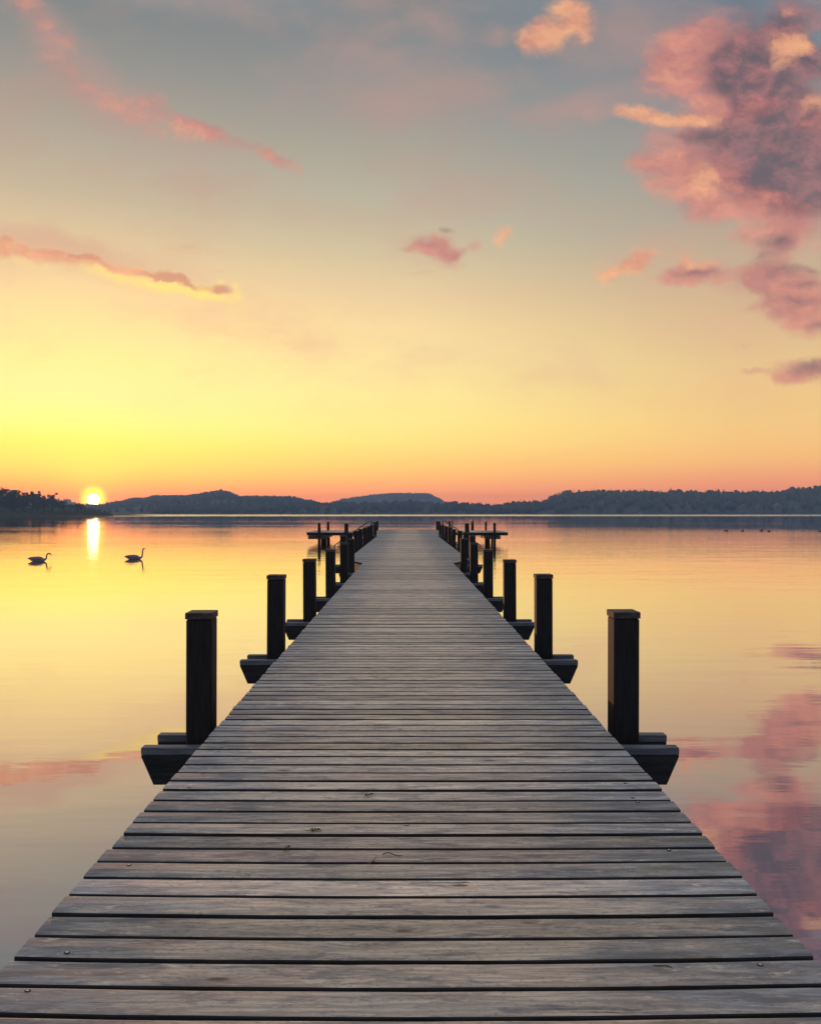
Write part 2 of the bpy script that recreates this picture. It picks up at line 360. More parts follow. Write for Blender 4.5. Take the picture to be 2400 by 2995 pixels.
def deck_material():
    m, t = mat('weathered_planks')
    tc = t.n('ShaderNodeTexCoord')
    at = t.n('ShaderNodeAttribute', attribute_name='plank')
    rnd = at.outputs['Fac']
    pos = tc.outputs['Object']
    x, y, z = t.sep(pos)
    off = t.comb(t.math('MULTIPLY', rnd, 37.0), t.math('MULTIPLY', rnd, 91.0), t.math('MULTIPLY', rnd, 53.0))
    pv = t.vmath('ADD', pos, off)
    wob = t.noise(t.mapping(pv, scale=(1.4, 5, 1)), 1.0, 3.0, 0.5, out='Color')
    pv2 = t.vmath('ADD', pv, t.vmath('MULTIPLY', t.vmath('SUBTRACT', wob, half), (0.0, 0.06, 0.0)))
    # knots: distorted cells, the grain swirls round them
    vk = t.n('ShaderNodeTexVoronoi', feature='F1'); t.put(vk.inputs['Vector'], t.mapping(pv, scale=(2.2, 7.0, 0.01))); vk.inputs['Scale'].default_value = 1.0
    kd = vk.outputs['Distance']
    ksel = t.math('GREATER_THAN', t.sep(vk.outputs['Color'])[0], 0.40)
    knot = t.math('MULTIPLY', t.smooth(kd, 0.11, 0.04), ksel)
    kring = t.math('MULTIPLY', t.smooth(kd, 0.30, 0.06), ksel)
    grain_v = t.vmath('ADD', pv2, t.comb(0.0, t.math('MULTIPLY', kring, 0.035), 0.0))
    grain = t.noise(t.mapping(grain_v, scale=(2.4, 30, 1)), 1.0, 8.0, 0.70)
    fibre = t.noise(t.mapping(grain_v, scale=(8, 95, 1)), 1.0, 6.0, 0.72)
    blotch = t.noise(t.mapping(pv, scale=(1.3, 6, 1)), 1.6, 5.0, 0.62)
    patch = t.noise(t.mapping(pv, scale=(3.6, 15, 1)), 1.3, 8.0, 0.70)
    wv = t.n('ShaderNodeTexWave', wave_type='BANDS', bands_direction='Y')
    t.put(wv.inputs['Vector'], t.mapping(grain_v, scale=(0.25, 1, 1))); wv.inputs['Scale'].default_value = 11.0; wv.inputs['Distortion'].default_value = 9.0; wv.inputs['Detail'].default_value = 2.0; wv.inputs['Detail Scale'].default_value = 0.7
    tone = t.mix(t.smooth(grain, 0.38, 0.62), (0.190, 0.172, 0.160, 1), (0.690, 0.565, 0.455, 1))
    tone = t.mix(t.math('MULTIPLY', t.smooth(wv.outputs['Fac'], 0.55, 0.95), 0.62), tone, (0.210, 0.166, 0.149, 1))
    tone = t.mix(t.smooth(fibre, 0.52, 0.72, 0.0, 0.6), tone, (0.640, 0.572, 0.453, 1))
    tone = t.mix(t.smooth(fibre, 0.46, 0.28, 0.0, 0.85), tone, (0.140, 0.117, 0.110, 1))
    # plank to plank: mauve, tan, grey boards
    tone = t.mix(0.45, tone, t.ramp(rnd, [(0.0, (0.364, 0.266, 0.259, 1)), (0.3, (0.560, 0.445, 0.343, 1)), (0.55, (0.406, 0.326, 0.292, 1)), (0.8, (0.504, 0.379, 0.324, 1)), (1.0, (0.336, 0.299, 0.285, 1))]))
    # trodden middle is pale, the ends are blue grey where rain stands
    ax = t.math('ABSOLUTE', t.math('SUBTRACT', x, 0.0))
    wet = t.smooth(t.math('MULTIPLY_ADD', t.math('SUBTRACT', blotch, 0.5), 2.4, ax), 0.40, 1.35)
    tone = t.mix(t.math('MULTIPLY', wet, 0.90), tone, t.mix(t.smooth(grain, 0.34, 0.7), (0.080, 0.094, 0.125, 1), (0.300, 0.315, 0.350, 1)))
    tone = t.mix(t.smooth(patch, 0.50, 0.64, 0.0, 0.75), tone, (0.130, 0.130, 0.150, 1))
    fleck = t.noise(t.mapping(pv, loc=(3, 7, 0), scale=(6.5, 26, 1)), 1.2, 8.0, 0.74)
    tone = t.mix(t.smooth(fleck, 0.55, 0.70, 0.0, 0.75), tone, (0.68, 0.58, 0.46, 1))
    grit = t.noise(t.mapping(pv, scale=(38, 75, 1)), 1.0, 4.0, 0.7)
    tone = t.mix(t.smooth(grit, 0.54, 0.68, 0.0, 0.6), tone, (0.13, 0.12, 0.125, 1))
    r2 = t.math('FRACT', t.math('MULTIPLY', rnd, 17.31))
    shade = t.smooth(r2, 0.0, 1.0, 0.86, 1.55, 'LINEAR')
    tone = t.vmath('MULTIPLY', tone, t.comb(t.math('MULTIPLY', shade, 0.98), t.math('MULTIPLY', shade, 0.99), t.math('MULTIPLY', shade, 1.0)))
    # algae on the right side
    alg = t.math('MULTIPLY', t.smooth(x, 0.35, 1.1), t.smooth(t.noise(t.mapping(pv, scale=(2.2, 11, 1)), 1.1, 5.0, 0.65), 0.52, 0.70))
    tone = t.mix(t.math('MULTIPLY', alg, 0.6), tone, (0.147, 0.131, 0.071, 1))
    tone = t.mix(t.math('MULTIPLY', kring, 0.4), tone, (0.280, 0.206, 0.162, 1))
    tone = t.mix(t.math('MULTIPLY', knot, 0.85), tone, (0.084, 0.060, 0.052, 1))
    # cracks and specks
    crack = t.noise(t.mapping(grain_v, scale=(1.1, 70, 1)), 1.0, 2.0, 0.4)
    crk = t.math('MULTIPLY', t.smooth(t.math('ABSOLUTE', t.math('SUBTRACT', crack, 0.5)), 0.014, 0.0), t.smooth(t.noise(t.mapping(pv, scale=(1.2, 8, 1)), 1.3, 2.0), 0.55, 0.66))
    tone = t.mix(t.math('MULTIPLY', crk, 0.85), tone, (0.042, 0.034, 0.033, 1))
    vs_ = t.n('ShaderNodeTexVoronoi', feature='F1'); t.put(vs_.inputs['Vector'], t.mapping(pv, scale=(9, 15, 0.01))); vs_.inputs['Scale'].default_value = 1.0
    spk = t.math('MULTIPLY', t.smooth(vs_.outputs['Distance'], 0.085, 0.03), t.math('GREATER_THAN', t.sep(vs_.outputs['Color'])[1], 0.86))
    tone = t.mix(t.math('MULTIPLY', spk, 0.8), tone, (0.063, 0.053, 0.047, 1))
    p = t.n('ShaderNodeBsdfPrincipled')
    t.put(p.inputs['Base Color'], tone)
    t.put(p.inputs['Roughness'], t.smooth(grain, 0.3, 0.7, 0.58, 0.78))
    p.inputs['Specular IOR Level'].default_value = 0.25
    hgt = t.math('ADD', t.math('MULTIPLY', grain, 0.6), t.math('MULTIPLY', fibre, 0.5))
    hgt = t.math('SUBTRACT', hgt, t.math('ADD', t.math('MULTIPLY', crk, 0.8), t.math('MULTIPLY', knot, 0.3)))
    t.put(p.inputs['Normal'], bump(t, hgt, 0.8, 0.0035))
    finish(t, p)
    return m

M = {}
M['deck'] = deck_material()
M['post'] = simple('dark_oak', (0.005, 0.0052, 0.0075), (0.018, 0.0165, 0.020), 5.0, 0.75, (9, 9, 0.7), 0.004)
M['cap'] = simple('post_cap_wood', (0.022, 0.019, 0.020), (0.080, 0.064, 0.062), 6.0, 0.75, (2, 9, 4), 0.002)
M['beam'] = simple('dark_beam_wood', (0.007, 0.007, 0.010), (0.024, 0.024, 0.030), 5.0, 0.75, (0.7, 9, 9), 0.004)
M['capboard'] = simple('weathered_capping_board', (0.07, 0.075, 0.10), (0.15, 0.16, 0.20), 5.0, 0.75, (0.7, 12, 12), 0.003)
M['brown'] = simple('brown_fascia_wood', (0.16, 0.075, 0.03), (0.30, 0.16, 0.07), 5.0, 0.7, (1, 4, 9), 0.003)
M['pile'] = simple('wet_pile_wood', (0.035, 0.020, 0.015), (0.075, 0.045, 0.032), 4.0, 0.6, (8, 8, 0.6), 0.006)
M['metal'] = simple('dark_galvanised_steel', (0.05, 0.05, 0.055), (0.10, 0.10, 0.11), 12.0, 0.45, bd=0.0005, spec=0.5)
M['screw'] = simple('steel_screw', (0.35, 0.33, 0.30), (0.55, 0.52, 0.48), 200.0, 0.4, spec=0.6)
M['feather'] = simple('white_feathers', (0.15, 0.145, 0.17), (0.26, 0.25, 0.28), 9.0, 0.7, (1, 4, 4), 0.01)
M['bill'] = simple('orange_bill', (0.55, 0.16, 0.04), (0.65, 0.22, 0.06), 20.0, 0.5)
M['duck'] = simple('brown_duck_feathers', (0.06, 0.045, 0.035), (0.14, 0.10, 0.07), 20.0, 0.7)
M['leaf'] = simple('dull_green_leaf', (0.05, 0.07, 0.02), (0.10, 0.12, 0.04), 60.0, 0.6)
M['twig'] = simple('dry_twig_bark', (0.06, 0.045, 0.03), (0.13, 0.10, 0.07), 80.0, 0.8)
M['crown'] = simple('tree_foliage', (0.030, 0.040, 0.018), (0.075, 0.085, 0.035), 0.4, 0.85)
M['trunk'] = simple('tree_bark', (0.045, 0.035, 0.028), (0.09, 0.07, 0.055), 2.0, 0.9, (4, 4, 0.5))
M['forest'] = simple('forest_foliage', (0.026, 0.030, 0.024), (0.058, 0.062, 0.046), 0.02, 0.9)
M['hill'] = simple('wooded_hillside', (0.028, 0.034, 0.026), (0.058, 0.064, 0.046), 0.03, 0.95)
M['reed'] = simple('reeds', (0.05, 0.05, 0.02), (0.11, 0.10, 0.045), 1.0, 0.9)
M['wall'] = simple('pale_render', (0.10, 0.10, 0.10), (0.15, 0.15, 0.14), 0.6, 0.9)
M['roof'] = simple('clay_tiles', (0.10, 0.055, 0.04), (0.20, 0.10, 0.07), 2.0, 0.85)
M['glass'] = simple('dark_window_glass', (0.02, 0.025, 0.03), (0.04, 0.045, 0.05), 1.0, 0.15, spec=0.6)
M['hull'] = simple('dark_boat_hull', (0.03, 0.05, 0.045), (0.06, 0.09, 0.08), 1.0, 0.5)
M['cabin'] = simple('pale_green_cabin', (0.30, 0.42, 0.34), (0.42, 0.52, 0.42), 1.0, 0.5)

def water_material():
    m, t = mat('lake_water')
    tc = t.n('ShaderNodeTexCoord')
    pos = tc.outputs['Object']
    x, y, z = t.sep(pos)
    dist = t.vmath('LENGTH', pos)
    swell = t.noise(t.mapping(pos, rot=(0, 0, R(12)), scale=(0.25, 0.9, 1)), 0.55, 3.0, 0.5)
    rip = t.noise(t.mapping(pos, rot=(0, 0, R(-5)), scale=(0.25, 1.0, 1)), 2.6, 3.0, 0.55)
    # calm and lightly stirred patches, and the breeze on the far half of the lake
    patch = t.smooth(t.noise(t.mapping(pos, scale=(0.25, 1, 1)), 0.03, 3.0, 0.5), 0.40, 0.62, 0.35, 1.0)
    edge = t.math('MULTIPLY_ADD', t.math('SUBTRACT', t.noise(t.mapping(pos, scale=(0.15, 1, 1)), 0.012, 3.0, 0.5), 0.5), 260.0, y)
    breeze = t.smooth(edge, 520.0, 640.0)
    stir = t.math('MULTIPLY', t.smooth(y, 12.0, 40.0, 0.30, 1.0), t.smooth(y, 85.0, 150.0, 1.0, 0.40))
    h = t.math('MULTIPLY', t.math('ADD', t.math('MULTIPLY', swell, 0.021), t.math('MULTIPLY', t.math('MULTIPLY', rip, 0.0125), stir)), patch)
    # the swans' wake: two long low ridges on the left
    wob_ = t.math('MULTIPLY_ADD', t.noise(t.mapping(pos, scale=(0.12, 0.12, 1)), 1.0, 2.0), 3.0, y)
    for yy, x1 in ((64.5, -24.5), (62.2, -26.0)):
        q = t.math('MULTIPLY_ADD', x, -0.06, t.math('SUBTRACT', wob_, yy + 1.5))
        g = t.math('MULTIPLY', t.math('POWER', 2.718, t.math('MULTIPLY', t.math('MULTIPLY', q, q), -3.5)), t.smooth(x, x1, x1 - 4.0))
        h = t.math('MULTIPLY_ADD', g, 0.018, h)
    nb = t.n('ShaderNodeBump'); nb.inputs['Strength'].default_value = 1.0; nb.inputs['Distance'].default_value = 1.0
    t.put(nb.inputs['Height'], h)
    p = t.n('ShaderNodeBsdfPrincipled')
    lw = t.n('ShaderNodeLayerWeight'); lw.inputs[0].default_value = 0.5          # mirror-like when seen along the surface, darker and cooler looking down into it
    t.put(p.inputs['Base Color'], t.ramp(lw.outputs['Facing'], [(0.0, (0.30, 0.38, 0.46, 1)), (0.45, (0.42, 0.53, 0.64, 1)), (0.75, (0.64, 0.59, 0.62, 1)), (0.90, (0.80, 0.74, 0.71, 1)), (0.965, (0.92, 0.88, 0.86, 1)), (1.0, (0.96, 0.96, 0.96, 1))]))
    p.inputs['Metallic'].default_value = 1.0
    t.put(p.inputs['Roughness'], t.math('MULTIPLY_ADD', breeze, 0.16, 0.012))
    t.put(p.inputs['Normal'], nb.outputs[0])
    finish(t, p)
    return m
M['water'] = water_material()

# ------------------------------------------------------------------ water
def grid_sheet(name, xs, ys, zfun, m):
    xs = np.asarray(xs); ys = np.asarray(ys)
    X, Y = np.meshgrid(xs, ys)
    Z = zfun(X, Y)
    vs = np.stack([X.ravel(), Y.ravel(), Z.ravel()], 1)
    nx, ny = len(xs), len(ys)
    fs = [(j * nx + i, j * nx + i + 1, (j + 1) * nx + i + 1, (j + 1) * nx + i) for j in range(ny - 1) for i in range(nx - 1)]
    me = bpy.data.meshes.new(name); me.from_pydata(vs.tolist(), [], fs)
    me.polygons.foreach_set('use_smooth', [True] * len(fs))
    me.materials.append(m); me.update()
    o = bpy.data.objects.new(name, me); C.objects.link(o)
    return o
wt = grid_sheet('lake_water', np.linspace(-3900, 3900, 40), np.linspace(-600, 3450, 26), lambda X, Y: np.zeros_like(X), M['water'])
wt.location = (0, 0, WATER_Z)
tag(wt, 'calm lake mirroring the sunset sky', 'lake', kind='structure')

# ------------------------------------------------------------------ hills and woods on the far shore
def prof(points):
    pts = sorted(points)
    return np.array([p[0] for p in pts], float), np.array([p[1] for p in pts], float)
def fbm1(x, seed, octs=4, f0=1.0):
    r = np.random.default_rng(seed); s = np.zeros_like(x)
    for o in range(octs):
        n = 4096; tab = r.uniform(-1, 1, n)
        xx = x * f0 * 2 ** o; i = np.floor(xx).astype(int); f = xx - i; f = f * f * (3 - 2 * f)
        s += (tab[i % n] * (1 - f) + tab[(i + 1) % n] * f) * 0.5 ** o
    return s
ICO_V = []
_t = (1 + 5 ** .5) / 2
for a, b in ((-1, _t), (1, _t), (-1, -_t), (1, -_t)): ICO_V.append((a, b, 0))
for a, b in ((-1, _t), (1, _t), (-1, -_t), (1, -_t)): ICO_V.append((0, a, b))
for a, b in ((_t, -1), (_t, 1), (-_t, -1), (-_t, 1)): ICO_V.append((a, 0, b))
ICO_V = np.array(ICO_V) / math.sqrt(1 + _t * _t)
ICO_F = np.array([(0, 11, 5), (0, 5, 1), (0, 1, 7), (0, 7, 10), (0, 10, 11), (1, 5, 9), (5, 11, 4), (11, 10, 2), (10, 7, 6), (7, 1, 8), (3, 9, 4), (3, 4, 2), (3, 2, 6), (3, 6, 8), (3, 8, 9), (4, 9, 5), (2, 4, 11), (6, 2, 10), (8, 6, 7), (9, 8, 1)])
def crowns_mesh(name, pts, hts, kinds, m):
    """one mesh of many tree crowns: round ones are jittered lobes, conifers are ragged cones"""
    V = []; F = []; o = 0
    for (x, y, z), h, k in zip(pts, hts, kinds):
        if k == 0:
            wd = h * rng.uniform(0.30, 0.48)
            v = ICO_V * rng.uniform(0.78, 1.18, (12, 1)) * np.array([wd, wd, h * 0.5]) + np.array([x, y, z + h * 0.5])
            V.append(v); F.append(ICO_F + o); o += 12
            # a lobe or two on top of the crown
            q = ICO_V * rng.uniform(0.7, 1.2, (12, 1)) * (wd * 0.5) + np.array([x + rng.uniform(-.5, .5) * wd, y, z + h * rng.uniform(.72, .95)])
            V.append(q); F.append(ICO_F + o); o += 12
        else:
            n = 6; wd = h * rng.uniform(0.15, 0.21)
            for (zb, zt, ww) in ((0.05, 0.55, 1.0), (0.32, 0.80, 0.72), (0.58, 1.08, 0.45)):
                th = np.arange(n) * 2 * math.pi / n + rng.uniform(0, 1)
                r = wd * ww * rng.uniform(0.75, 1.2, n)
                v = np.stack([x + np.cos(th) * r, y + np.sin(th) * r, np.full(n, z + h * zb)], 1)
                V.append(np.vstack([v, [[x, y, z + h * zt]]]))
                F.append(np.array([(o + i, o + (i + 1) % n, o + n) for i in range(n)])); o += n + 1
    V = np.vstack(V); F = np.vstack(F)
    me = bpy.data.meshes.new(name); me.vertices.add(len(V)); me.vertices.foreach_set('co', V.ravel())
    me.loops.add(F.size); me.loops.foreach_set('vertex_index', F.ravel().astype(np.int32))
    me.polygons.add(len(F)); me.polygons.foreach_set('loop_start', np.arange(0, F.size, 3, dtype=np.int32))
    me.materials.append(m); me.update(calc_edges=True); me.validate()
    ob = bpy.data.objects.new(name, me); C.objects.link(ob)
    return ob
def ridge(name, d_ridge, d_shore, points, th, n_trees, con, seed, label, forest_label, dback=None, tint=None, spread=1.0):
    px, py = prof(points)
    xs = gx(px, d_ridge)
    top = EYE + (CY - py) / FPX * d_ridge - th * 0.92          # ground on the ridge, so that crowns reach the skyline
    top = np.maximum(top, WATER_Z + 1.0)
    x0, x1 = xs[0], xs[-1]
    dback = dback or d_ridge + 260
    def zf(X, Y):
        s = d_ridge / np.clip(Y, d_shore, d_ridge)
        Xq = X * s                                                 # spurs run down towards the lake
        H = np.interp(Xq, xs, top)
        up = np.clip((Y - d_shore) / (d_ridge - d_shore), 0, 1); up = np.sin(up * math.pi / 2) ** 0.85
        dn = np.clip((Y - d_ridge) / (dback - d_ridge), 0, 1)
        e = np.clip((Xq - x0) / 160, 0, 1) * np.clip((x1 - Xq) / 160, 0, 1)
        z = WATER_Z - 0.3 + (H - WATER_Z + 0.3) * up * (1 - dn * 0.9) * e
        return z + (fbm1(X / 40 + Y / 57, seed) * 0.8) * up * e
    nx = int((x1 - x0) / 22) + 2
    g = grid_sheet(name, np.linspace(x0, x1, nx), np.concatenate([np.linspace(d_shore, d_ridge, 14), np.linspace(d_ridge, dback, 8)[1:]]), zf, M['hill'])
    tag(g, label, 'hill', kind='structure')
    # the wood on it
    n = n_trees
    X = rng.uniform(x0 + 20, x1 - 20, n)
    tq = rng.uniform(0, 1, n) ** 0.7
    Y = d_shore + 4 + tq * (d_ridge + 20 - d_shore)
    m_ = n // 5                                                     # a denser file along the skyline
    Y[:m_] = d_ridge + rng.uniform(-14, 14, m_)
    Z = zf(X, Y)
    keep = Z > WATER_Z + 0.4
    X, Y, Z = X[keep], Y[keep], Z[keep]
    H = th * rng.uniform(0.62, 1.12, len(X))
    K = (rng.uniform(0, 1, len(X)) < con).astype(int)
    H = np.where(K == 1, H * 1.12, H)
    f = crowns_mesh('forest', np.stack([X, Y, Z - 0.8], 1), H, K, M['forest'])
    tag(f, forest_label, 'forest', kind='stuff')
    return zf
LEFT_HILL = [(-200, 1476), (150, 1479), (300, 1475), (347, 1466), (396, 1456), (430, 1456), (448, 1449), (486, 1449), (555, 1448), (600, 1441), (647, 1434), (668, 1437), (704, 1452), (772, 1451), (855, 1453), (884, 1459), (912, 1458), (938, 1464), (1020, 1480), (1080, 1490)]
PALE_HILL = [(860, 1490), (938, 1468), (959, 1461), (1017, 1457), (1079, 1447), (1142, 1441), (1200, 1441.5), (1251, 1442.5), (1298, 1450), (1313, 1460), (1350, 1478), (1400, 1488)]
FAR_HILL = [(-900, 1450), (-400, 1448), (-100, 1455), (100, 1461), (170, 1457), (205, 1458), (235, 1472), (330, 1478), (420, 1484)]
MIDWOOD = [(250, 1494), (420, 1486), (600, 1478), (760, 1474), (933, 1468), (1027, 1471), (1121, 1468), (1204, 1464), (1277, 1471), (1329, 1466), (1381, 1468), (1412, 1462), (1444, 1471), (1500, 1474), (1580, 1478)]
RIGHT_WOOD = [(1380, 1478), (1430, 1470), (1470, 1468), (1487, 1456), (1539, 1454), (1591, 1462), (1600, 1449), (1649, 1436), (1689, 1438), (1730, 1434), (1840, 1434), (1955, 1436), (2083, 1436.7), (2170, 1439.6), (2295, 1439), (2310, 1431), (2400, 1423), (2550, 1418), (2800, 1424), (3300, 1430), (3900, 1440)]
z_far = ridge('far_hill', 3100, 2500, FAR_HILL, 9, 700, .2, 3, 'faint far hill low on the horizon behind the sun', 'faint wood on the far hill behind the sun')
z_pale = ridge('pale_hill', 2650, 2150, PALE_HILL, 9, 1500, .25, 4, 'pale flat topped hill beyond the end of the jetty', 'hazy wood on the pale flat topped hill')
z_left = ridge('peaked_hill', 1900, 1260, LEFT_HILL, 9, 3800, .25, 5, 'long blue grey wooded hill with a low peak left of the jetty', 'wood covering the long peaked hill left of the jetty')
z_mid = ridge('shore_rise', 1290, 1186, MIDWOOD, 12, 1500, .3, 6, 'low wooded rise along the far shore behind the jetty end', 'line of trees along the far shore behind the jetty end')
z_right = ridge('wooded_bank', 1380, 1180, RIGHT_WOOD, 14, 3600, .3, 8, 'long dark wooded bank across the lake on the right', 'dark wood covering the long bank on the right')

# ------------------------------------------------------------------ single trees
def leafy_tree(name, x, y, z, h, wd, seed, label, group, gaps=0.5, lean=0.0):
    r = np.random.default_rng(seed)
    root = empty(name, (x, y, z)); tag(root, label, 'tree', group)
    mt = MB()
    top = Vector((lean * h, 0, h * 0.8))
    mt.tube([(0, 0, -1), (0, 0, h * .2), top * 0.55, top], [h * .028, h * .022, h * .014, h * .004], 7)
    limbs = []
    for k in range(12):
        zz = h * r.uniform(.25, .7); th = r.uniform(0, 2 * math.pi); L = wd * r.uniform(.5, .95)
        tip = Vector((math.cos(th) * L + lean * zz, math.sin(th) * L, min(zz + h * r.uniform(.08, .28), h * .95)))
        mt.tube([(lean * zz, 0, zz), tuple(Vector((lean * zz, 0, zz)).lerp(tip, .5) + Vector((0, 0, h * .02))), tuple(tip)], [h * .010, h * .006, h * .002], 5)
        limbs.append(tip)
    tr = mt.build('trunk', M['trunk'], root, fix=False)
    # clumps of leaf-sized faces round limb ends and top
    cl = [np.array(t_) for t_ in limbs] + [np.array((lean * h, 0, h * r.uniform(.7, .93))) for _ in range(5)]
    cl += [np.array((r.normal(0, wd * .38) + lean * h * .6, r.normal(0, wd * .38), h * r.uniform(.22, .85))) for _ in range(int(26 / (gaps + .2)))]
    P = []
    for c in cl:
        rad = wd * r.uniform(.18, .36)
        q = r.normal(0, 1, (70, 3)); q /= np.linalg.norm(q, axis=1)[:, None]
        q *= rad * r.uniform(.35, 1.05, (70, 1)); q[:, 2] *= .75
        P.append(c + q)
    P = np.vstack(P); P = P[P[:, 2] < h]
    n = len(P); s = h * .022 * r.uniform(.7, 1.6, (n, 1))
    a = r.normal(0, 1, (n, 3)); a /= np.linalg.norm(a, axis=1)[:, None]
    b = np.cross(a, r.normal(0, 1, (n, 3))); b /= np.linalg.norm(b, axis=1)[:, None]
    V = np.stack([P - a * s, P + b * s * .8, P + a * s, P - b * s * .8], 1).reshape(-1, 3)
    me = bpy.data.meshes.new('crown'); me.from_pydata(V.tolist(), [], [(4 * i, 4 * i + 1, 4 * i + 2, 4 * i + 3) for i in range(n)])
    me.materials.append(M['crown']); me.update()
    o = bpy.data.objects.new('crown', me); C.objects.link(o); o.parent = root
    return root
D_SPIT = 610
# spit of land, reeds at its foot
spit_px = [(-700, 1493), (-300, 1496), (0, 1500), (150, 1503), (250, 1505), (320, 1506.5), (346, 1508)]
sx = np.array([gx(p, D_SPIT) for p, _ in spit_px])
def zspit(X, Y):
    e = np.clip((sx[-1] - X) / 60, 0, 1)
    up = np.clip((Y - 588) / 40, 0, 1) * np.clip((760 - Y) / 60, 0, 1)
    return WATER_Z - 0.25 + 2.2 * up * e ** .6
sp = grid_sheet('spit', np.linspace(sx[0], sx[-1] + 2, 60), np.linspace(586, 762, 24), zspit, M['hill'])
tag(sp, 'low spit of land on the left shore under the trees', 'shore', kind='structure')
TREES = [(-60, 1415, 62, .25, 'tall dense tree at the very left edge of the photo'),
         (2, 1421, 40, .3, 'tall rounded tree leftmost but one on the spit'),
         (30, 1431, 22, .7, 'thin ragged tree between two dense crowns on the spit'),
         (46, 1432, 26, .4, 'pointed dense tree left of the loose topped birches'),
         (64, 1446, 24, .4, 'low round tree just left of the loose topped birches'),
         (80, 1433, 14, 1.3, 'slim see-through tree, left one of the two loose tops'),
         (97, 1433, 20, .9, 'loose topped tree, right one of the pair, sky showing through'),
         (112, 1446, 24, .4, 'broad tree just right of the two loose tops'),
         (133, 1452, 18, .6, 'small ragged tree left of the lone round top'),
         (152, 1441, 19, .9, 'lone airy round topped tree rising above the spit'),
         (168, 1464, 20, .4, 'dark low tree right of the lone round top'),
         (182, 1461, 15, .5, 'last upright tree at the right of the grove'),
         (206, 1475, 20, .3, 'low bush between the grove and the sun'),
         (230, 1471, 18, .3, 'rounded bush at the left foot of the sun')]
for i, (px, py, wpx, gap, lab) in enumerate(TREES):
    d = D_SPIT + 14 + (i * 37 % 50)
    X = gx(px, d); zg = float(zspit(np.array(X), np.array(float(d))))
    h = gz(py, d) - zg
    leafy_tree('lakeside_tree' if i < 12 else 'lakeside_bush', X, d, zg - .1, h, max(wpx / FPX * d, h * .28), 50 + i, lab, 'trees on the left spit', gap, random.uniform(-.03, .03))
# undergrowth below the trees
n = 420
X = rng.uniform(sx[0] + 5, gx(246, D_SPIT), n); Y = rng.uniform(606, 680, n)
f = crowns_mesh('undergrowth', np.stack([X, Y, zspit(X, Y) - .3], 1), rng.uniform(2.6, 6.0, n) * np.clip((gx(250, D_SPIT) - X) / 14, .25, 1), np.zeros(n, int), M['crown'])
tag(f, 'dark undergrowth filling the space below the trees on the spit', 'undergrowth', kind='stuff')
# reeds: many thin upright blades
n = 9000
X = rng.uniform(sx[0], sx[-1] - .5, n); Y = rng.uniform(588, 600, n) + np.clip((X - sx[-1] + 30) * .1, 0, 3)
hh = rng.uniform(2.0, 3.3, n) * np.clip((sx[-1] - X) / 6 + .35, .3, 1)
wv_ = rng.uniform(.05, .12, n); ln = rng.normal(0, .12, n)
V = np.stack([np.stack([X - wv_, Y, np.full(n, WATER_Z - .2)], 1), np.stack([X + wv_, Y + wv_, np.full(n, WATER_Z - .2)], 1), np.stack([X + ln + wv_ * .6, Y, WATER_Z + hh], 1), np.stack([X + ln - wv_ * .6, Y, WATER_Z + hh], 1)], 1).reshape(-1, 3)
me = bpy.data.meshes.new('reeds'); me.from_pydata(V.tolist(), [], [(4 * i, 4 * i + 1, 4 * i + 2, 4 * i + 3) for i in range(n)]); me.materials.append(M['reed']); me.update()
o = bpy.data.objects.new('reeds', me); C.objects.link(o)
tag(o, 'belt of reeds along the foot of the left spit', 'reeds', kind='stuff')
# spruces standing above the right-hand wood
def spruce(px, py, lab, d=1375):
    X = gx(px, d); zg = float(z_right(np.array(X), np.array(float(d)))); h = gz(py, d) - zg
    root = empty('spruce_tree', (X, d, zg)); tag(root, lab, 'tree', 'spruces above the right wood')
    mt = MB(); mt.tube([(0, 0, -1), (0, 0, h * .5), (0, 0, h)], [h * .014, h * .009, .05], 6); mt.build('trunk', M['trunk'], root, fix=False)
    mc = MB(); r = np.random.default_rng(int(px))
    for k in range(15):
        zz = h * (.12 + .86 * k / 15); rad = h * .17 * (1 - k / 15.5)
        nn = 9; th0 = r.uniform(0, 1)
        vs = [(0, 0, zz + h * .075)]
        for q in range(nn * 2):
            rr = rad * (r.uniform(.85, 1.15) if q % 2 == 0 else .55); t_ = th0 + math.pi * q / nn
            vs.append((math.cos(t_) * rr, math.sin(t_) * rr, zz - (rad * .25 if q % 2 == 0 else 0)))
        mc.add(vs, [(0, 1 + q, 1 + (q + 1) % (nn * 2)) for q in range(nn * 2)])
    mc.build('crown', M['crown'], root, fix=False)
spruce(1961, 1424, 'tall lone spruce standing clear above the right wood')
spruce(1840, 1431, 'small spruce tip left of the tall lone spruce')
spruce(2170, 1434, 'pointed spruce tip between the lone spruce and the right edge')
spruce(1730, 1431, 'spruce tip near the left shoulder of the right wood')
spruce(2217, 1434, 'second spruce tip from the right edge over the right wood')

